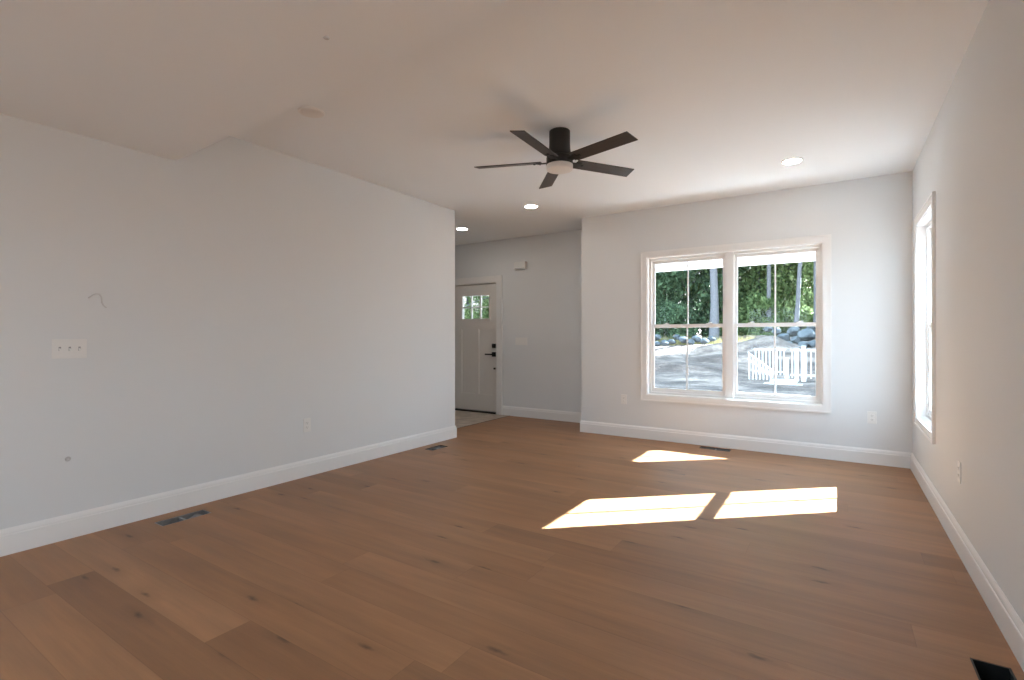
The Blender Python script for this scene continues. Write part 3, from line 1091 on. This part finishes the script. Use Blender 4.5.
# boulders
def boulder(x, y, s, label, group, seed, flat=0.75):
    bm = bmesh.new()
    bmesh.ops.create_icosphere(bm, subdivisions=3, radius=1.0)
    rnd = random.Random(seed)
    off = Vector((rnd.uniform(-50, 50), rnd.uniform(-50, 50), rnd.uniform(-50, 50)))
    planes = [Vector((rnd.gauss(0, 1), rnd.gauss(0, 1), rnd.gauss(0, 1))).normalized() for _ in range(9)]
    for v in bm.verts:
        n_ = v.co.normalized()
        r_ = 1.0 + 0.20 * mnoise.noise(n_ * 1.4 + off) + 0.07 * mnoise.noise(n_ * 4 + off)
        for p in planes:                                  # facets
            d = n_.dot(p) * r_
            if d > 0.72:
                r_ *= 0.72 / d * 0.85 + 0.15
        v.co = Vector((n_.x * 1.15, n_.y, n_.z * flat)) * r_ * s
    for f in bm.faces:
        f.smooth = False
    me = bpy.data.meshes.new('boulder')
    bm.to_mesh(me)
    bm.free()
    me.materials.append(M['rock'])
    o = bpy.data.objects.new('boulder', me)
    COL.objects.link(o)
    o.location = (x, y, ground_h(x, y) + s * flat * 0.45)
    o.rotation_euler = (0, 0, rnd.uniform(0, 6.28))
    tag(o, label, 'boulder', group)
    return o


def boulder_px(u, v, y, s, label, group, seed, flat=0.8):   # on the sight line from the room to where it lies
    a_ = R(32.9616)
    dx_ = -math.sin(a_) * 501.59 + math.cos(a_) * (u - 512)
    dy_ = math.cos(a_) * 501.59 + math.sin(a_) * (u - 512)
    o = boulder(dx_ * y / dy_, y, s, label, group, seed, flat)
    o.location.z = H + (337.7 - v) * y / dy_
    return o


GL = 'boulders at the edge of the woods, far end'
for i, (u, v, y, s) in enumerate(((657, 337, 23.2, 0.20), (657, 344, 22.6, 0.18), (665, 343, 22.6, 0.19), (672, 341.5, 22.8, 0.17), (677, 337.5, 23.4, 0.17), (683, 339.5, 23.0, 0.21), (690, 342, 22.6, 0.17),
                                  (697, 338.5, 23.0, 0.23), (704, 341, 22.8, 0.18), (711, 339, 23.2, 0.18), (650, 340, 23.0, 0.24), (642, 341, 23.0, 0.22))):
    boulder_px(u, v, y, s, 'small grey boulder at the edge of the woods behind the dirt mounds', GL, 100 + i)
GR = 'blue-grey boulders above the white railing'
boulder_px(807, 335, 22.6, 0.315, 'largest blue-grey boulder above the white railing', GR, 11, 0.85)
for i, (u, v, y, s) in enumerate(((793.5, 331, 23.2, 0.27), (783, 337.5, 22.9, 0.26), (815.5, 344, 22.3, 0.24), (803, 345, 22.3, 0.22), (776, 331, 23.5, 0.20), (797, 340, 22.7, 0.22), (820, 333, 23.0, 0.26),
                                  (828, 339, 22.8, 0.30), (812, 327, 23.6, 0.24), (801, 325, 23.8, 0.20), (788, 344, 22.4, 0.18), (838, 335, 23.2, 0.32), (768, 329, 23.8, 0.18), (822, 350, 22.0, 0.18))):
    boulder_px(u, v, y, s, 'smaller blue-grey boulder in the pile above the white railing', GR, 40 + i, 0.82)


# white railings with a stair rail and steps, standing out in the yard
def level_railing(label, x0, x1, y, z0, z1, nb, posts):
    t = empty('railing', ((x0 + x1) / 2, y, z0))
    c = (x0 + x1) / 2
    MB().box(x0 - c, x1 - c, -0.035, 0.035, z1 - z0 - 0.06, z1 - z0).build('top_rail', M['rail'], t, bevel=0.006)
    MB().box(x0 - c, x1 - c, -0.022, 0.022, 0.07, 0.12).build('bottom_rail', M['rail'], t, bevel=0.005)
    for i in range(nb):
        u = x0 - c + (x1 - x0) * (i + 0.5) / nb
        MB().box(u - 0.019, u + 0.019, -0.019, 0.019, 0.0, z1 - z0 - 0.05).build('baluster', M['rail'], t)
    for (px, ph) in posts:
        q = MB().box(px - c - 0.052, px - c + 0.052, -0.052, 0.052, -0.10, ph - z0)
        q.box(px - c - 0.066, px - c + 0.066, -0.066, 0.066, ph - z0, ph - z0 + 0.025).box(px - c - 0.066, px - c + 0.066, -0.066, 0.066, -0.10, -0.02)
        q.build('post', M['rail'], t)
    return tag(t, label, 'railing', 'white railings in the yard')


level_railing('white baluster railing behind the sloping stair rail', -2.28, -1.36, 18.0, 0.02, 0.86, 9, ((-1.33, 0.55),))
level_railing('white baluster railing with a capped post next to the narrow window side', -1.24, 0.9, 17.9, -0.05, 0.85, 17, ((-1.06, 0.86), (-0.87, 0.93), (0.9, 0.93)))
t = empty('stair_railing', (-2.0, 17.3, 0))
rx0, rz0, rx1, rz1 = -2.36, 0.74, -1.66, 0.20
for nm, dz in (('top_rail', 0.0), ('bottom_rail', -0.20)):
    mb = MB()
    vs = []
    for (x_, z_) in ((rx0, rz0 + dz), (rx1, rz1 + dz)):
        for (dy_, dzz) in ((-0.03, -0.03), (0.03, -0.03), (0.03, 0.03), (-0.03, 0.03)):
            vs.append((x_ + 2.0, dy_, z_ + dzz))
    mb.add(vs, [(0, 1, 2, 3), (7, 6, 5, 4), (0, 4, 5, 1), (1, 5, 6, 2), (2, 6, 7, 3), (3, 7, 4, 0)]).build(nm, M['rail'], t)
for i in range(7):
    u = (i + 0.4) / 7
    x_ = rx0 + (rx1 - rx0) * u
    MB().box(x_ + 2.0 - 0.02, x_ + 2.0 + 0.02, -0.02, 0.02, -0.10, rz0 + (rz1 - rz0) * u).build('baluster', M['rail'], t)
tag(t, 'white sloping stair rail in front of the level railing', 'railing', 'white railings in the yard')
t = empty('steps', (-1.35, 17.2, -0.24))
MB().box(-0.52, 0.50, -0.35, 0.30, -0.10, 0.07).build('lower_step', M['rail'], t, bevel=0.01)
MB().box(-0.38, 0.34, -0.05, 0.30, 0.07, 0.17).build('upper_step', M['rail'], t, bevel=0.01)
tag(t, 'low white steps on the dirt at the foot of the railings', 'steps')


# ================================================================== woods
def leaf_cloud(seed, n, shape, size):
    """shape(rnd) -> point; each leaf a small bent pair of triangles"""
    rnd = random.Random(seed)
    mb = MB()
    for _ in range(n):
        p = shape(rnd)
        s = size * rnd.uniform(0.6, 1.35)
        q = Vector((rnd.gauss(0, 1), rnd.gauss(0, 1), rnd.gauss(0.6, 0.8))).normalized().to_track_quat('Z', 'Y')
        a = rnd.uniform(0, 6.28)
        ca, sa = math.cos(a), math.sin(a)
        def W(u, v, w):
            return p + q @ Vector((u * ca - v * sa, u * sa + v * ca, w)) * s
        mb.add([W(-0.5, 0, 0), W(0, -0.28, -0.08), W(0.55, 0, 0), W(0, 0.28, -0.08)], [(0, 1, 2), (0, 2, 3)])
    me = bpy.data.meshes.new('leaves')
    me.from_pydata(mb.v, [], mb.f)
    return me


def crown_shape(rx, rz, z0, clumps, seed):
    rnd0 = random.Random(seed)
    cs = []
    for _ in range(clumps):
        a, r_ = rnd0.uniform(0, 6.28), rx * math.sqrt(rnd0.uniform(0.02, 1))
        zz = z0 + rnd0.uniform(0, 1) * rz
        k = max(0.35, 1 - abs((zz - z0) / rz - 0.4))
        cs.append((Vector((r_ * math.cos(a) * k, r_ * math.sin(a) * k, zz)), rnd0.uniform(0.35, 0.85) * rx * 0.45))
    def f(rnd):
        c, r_ = rnd.choice(cs)
        d = Vector((rnd.gauss(0, 1), rnd.gauss(0, 1), rnd.gauss(0, 0.6)))
        return c + d.normalized() * r_ * rnd.uniform(0.45, 1.0) ** 0.5
    return f, cs


CROWNS = {}
for nm, seed, n, rx, rz, z0, cl, size, mt in (('dark', 1, 9500, 2.7, 9.0, 0.9, 60, 0.20, 'leaf_dark'), ('mid', 2, 9500, 2.6, 9.0, 0.9, 60, 0.19, 'leaf_mid'),
                                              ('light', 3, 9000, 2.5, 8.0, 0.9, 56, 0.18, 'leaf_sunlit')):
    f, cs = crown_shape(rx, rz, z0, cl, seed)
    me = leaf_cloud(seed + 10, n, f, size)
    me.materials.append(M[mt])
    CROWNS[nm] = (me, cs)
f, cs = crown_shape(1.1, 1.3, 0.15, 16, 5)
BUSH = {}
for nm, mt in (('dark', 'leaf_dark'), ('mid', 'leaf_mid'), ('light', 'leaf_sunlit')):
    me = leaf_cloud(31, 1500, f, 0.15)
    me.materials.append(M[mt])
    BUSH[nm] = me


def tree(x, y, kind, r, h, label, group=None, lean=(0.0, 0.0), scale=1.0, bark='bark', bare=False, seed=0):
    rnd = random.Random(seed * 13 + 5)
    g = ground_h(x, y)
    t = empty('tree', (x, y, g - 0.1), (0, 0, rnd.uniform(0, 6.28) if not (lean[0] or lean[1]) else 0))
    pts, rs = [], []
    for k in range(9):
        u = k / 8
        pts.append((lean[0] * u * h + 0.05 * mnoise.noise(Vector((u * 5, seed, 0))), lean[1] * u * h + 0.05 * mnoise.noise(Vector((u * 5, seed, 7))), u * h))
        rs.append(r * (1.25 - 0.25 * min(1, u * 10)) * (1 - 0.65 * u))
    tm = MB().tube(pts, rs, 14)
    me, cs_ = CROWNS[kind]
    tr_ = tm.build('trunk', M[bark], t, smooth=True)
    bb = MB()
    for c, rr in cs_[::4]:
        zz = max(0.15, min(0.93, (c.z * scale) / h * 0.75))
        if bare:
            zz = 0.5 + zz * 0.45
            c = c + Vector((0, 0, 5.0))
        a = Vector((lean[0] * zz * h, lean[1] * zz * h, zz * h))
        bb.tube([a, a.lerp(c * scale, 0.5) + Vector((0, 0, 0.1)), c * scale], [r * 0.22, r * 0.14, 0.012], 6)
    bb.build('branches', M[bark], t, smooth=True)
    cr_ = bpy.data.objects.new('foliage', me)
    COL.objects.link(cr_)
    cr_.parent = t
    cr_.scale = (scale,) * 3
    cr_.location = (0, 0, (4.6 if bare else 0.0))
    tag(t, label, 'tree', group)
    return t


# trunks that can be told apart through the panes
tree(-5.07, 26.0, 'dark', 0.205, 14, 'thick grey tree trunk behind the upper sash farther from the corner', bare=True, seed=1)
tree(-5.10, 28.6, 'dark', 0.09, 12, 'slender pale trunk just behind the thick grey trunk', bare=True, seed=2)
tree(-2.87, 28.0, 'light', 0.115, 13, 'straight grey trunk seen beside the muntin of the corner-side window unit', bare=True, seed=3, bark='bark')
tree(-1.66, 27.0, 'light', 0.105, 13, 'leaning grey trunk in the middle of the corner-side glass', lean=(0.060, 0.0), bare=True, seed=4)
tree(-0.80, 26.5, 'light', 0.12, 13, 'grey trunk close to the jamb of the corner-side window unit', bare=True, seed=5, bark='bark_dark')
G = 'leafy trees filling the woods'
spots = [(-14.5, 30, 'dark'), (-12.0, 28.5, 'dark'), (-10.2, 30.5, 'dark'), (-8.9, 27.8, 'dark'), (-7.8, 31, 'dark'), (-6.9, 28.6, 'dark'), (-5.6, 31.0, 'mid'), (-3.8, 31.5, 'mid'),
         (-3.6, 30.4, 'mid'), (-2.2, 31.2, 'light'), (-0.9, 30.6, 'light'), (0.2, 30.4, 'light'), (-4.9, 33.5, 'dark'),
         (-2.4, 34.0, 'mid'), (-0.2, 33.8, 'mid'), (-8.2, 35, 'dark'), (-11.5, 34, 'dark')]
for i, (x, y, k_) in enumerate(spots):
    lab = {'dark': 'dark green leafy tree in the woods beyond the boulders', 'mid': 'mid-green leafy tree in the woods beyond the boulders', 'light': 'leafy tree painted in sunlit yellow-green above the boulder pile'}[k_]
    tree(x, y, k_, random.uniform(0.09, 0.14), random.uniform(10, 13), lab, G + ', ' + k_, scale=random.uniform(0.9, 1.15), bark='bark_dark', seed=20 + i)
# woods off to the side, seen through the front door's panes
for i, (x, y, k_) in enumerate(((-15.0, 18.5, 'light'), (-18.0, 21.0, 'mid'), (-19.5, 25.0, 'mid'), (-21.5, 23.0, 'light'), (-17.0, 24.5, 'light'))):
    tree(x, y, k_, 0.14, 12, 'leafy tree seen through the six small panes of the front door', 'trees beyond the front door', scale=1.15, bark='bark_dark', seed=60 + i)
# unseen tall trees added right of the yard to shade the dirt
for i, (x, y) in enumerate(((9.5, 24.0), (9.8, 27.0), (9.6, 30.0), (12.5, 25.5), (12.5, 29.0), (11.0, 32.5), (13.0, 22.5), (9.4, 21.5))):
    tree(x, y, 'mid', 0.16, 14, 'tall unseen tree added beside the dirt yard to shade it', 'unseen trees added for shade', scale=1.45, bark='bark_dark', seed=90 + i)
# understory shrubs along the edge of the woods
for i in range(34):
    x = -10.5 + i * 0.36 + random.uniform(-0.15, 0.15)
    y = 28.9 + random.uniform(-0.9, 1.6)
    if x < -6.2:
        y -= 3.0
    k_ = 'dark' if x < -5.2 else ('mid' if x < -2.5 else 'light')
    t = bpy.data.objects.new('shrub', BUSH[k_])
    COL.objects.link(t)
    t.location = (x, y, ground_h(x, y) - 0.1)
    s_ = random.uniform(0.6, 1.3)
    t.scale = (s_, s_, s_ * random.uniform(0.9, 1.4))
    t.rotation_euler = (0, 0, random.uniform(0, 6.28))
    tag(t, {'dark': 'dark green shrub under the trees behind the small boulders', 'mid': 'mid-green shrub under the trees behind the dirt mounds', 'light': 'shrub painted in sunlit green under the trees behind the boulder pile'}[k_], 'shrub', 'understory shrubs, ' + k_)
# dry grass strip at the foot of the trees
rnd = random.Random(77)
mb = MB()
for _ in range(2600):
    x, y = rnd.uniform(-10, -3.0), rnd.gauss(24.0, 0.35)
    g = ground_h(x, y)
    hh = rnd.uniform(0.15, 0.42)
    a = rnd.uniform(0, 6.28)
    dx_, dy_ = 0.012 * math.cos(a), 0.012 * math.sin(a)
    lx_, ly_ = rnd.uniform(-0.15, 0.15), rnd.uniform(-0.15, 0.15)
    mb.add([(x - dx_, y - dy_, g - 0.02), (x + dx_, y + dy_, g - 0.02), (x + lx_, y + ly_, g + hh)], [(0, 1, 2)])
me = bpy.data.meshes.new('dry_grass')
me.from_pydata(mb.v, [], mb.f)
me.materials.append(M['leaf_yellow'])
o = bpy.data.objects.new('dry_grass', me)
COL.objects.link(o)
tag(o, 'dry yellow grass along the edge of the woods behind the small boulders', 'grass', kind='stuff')
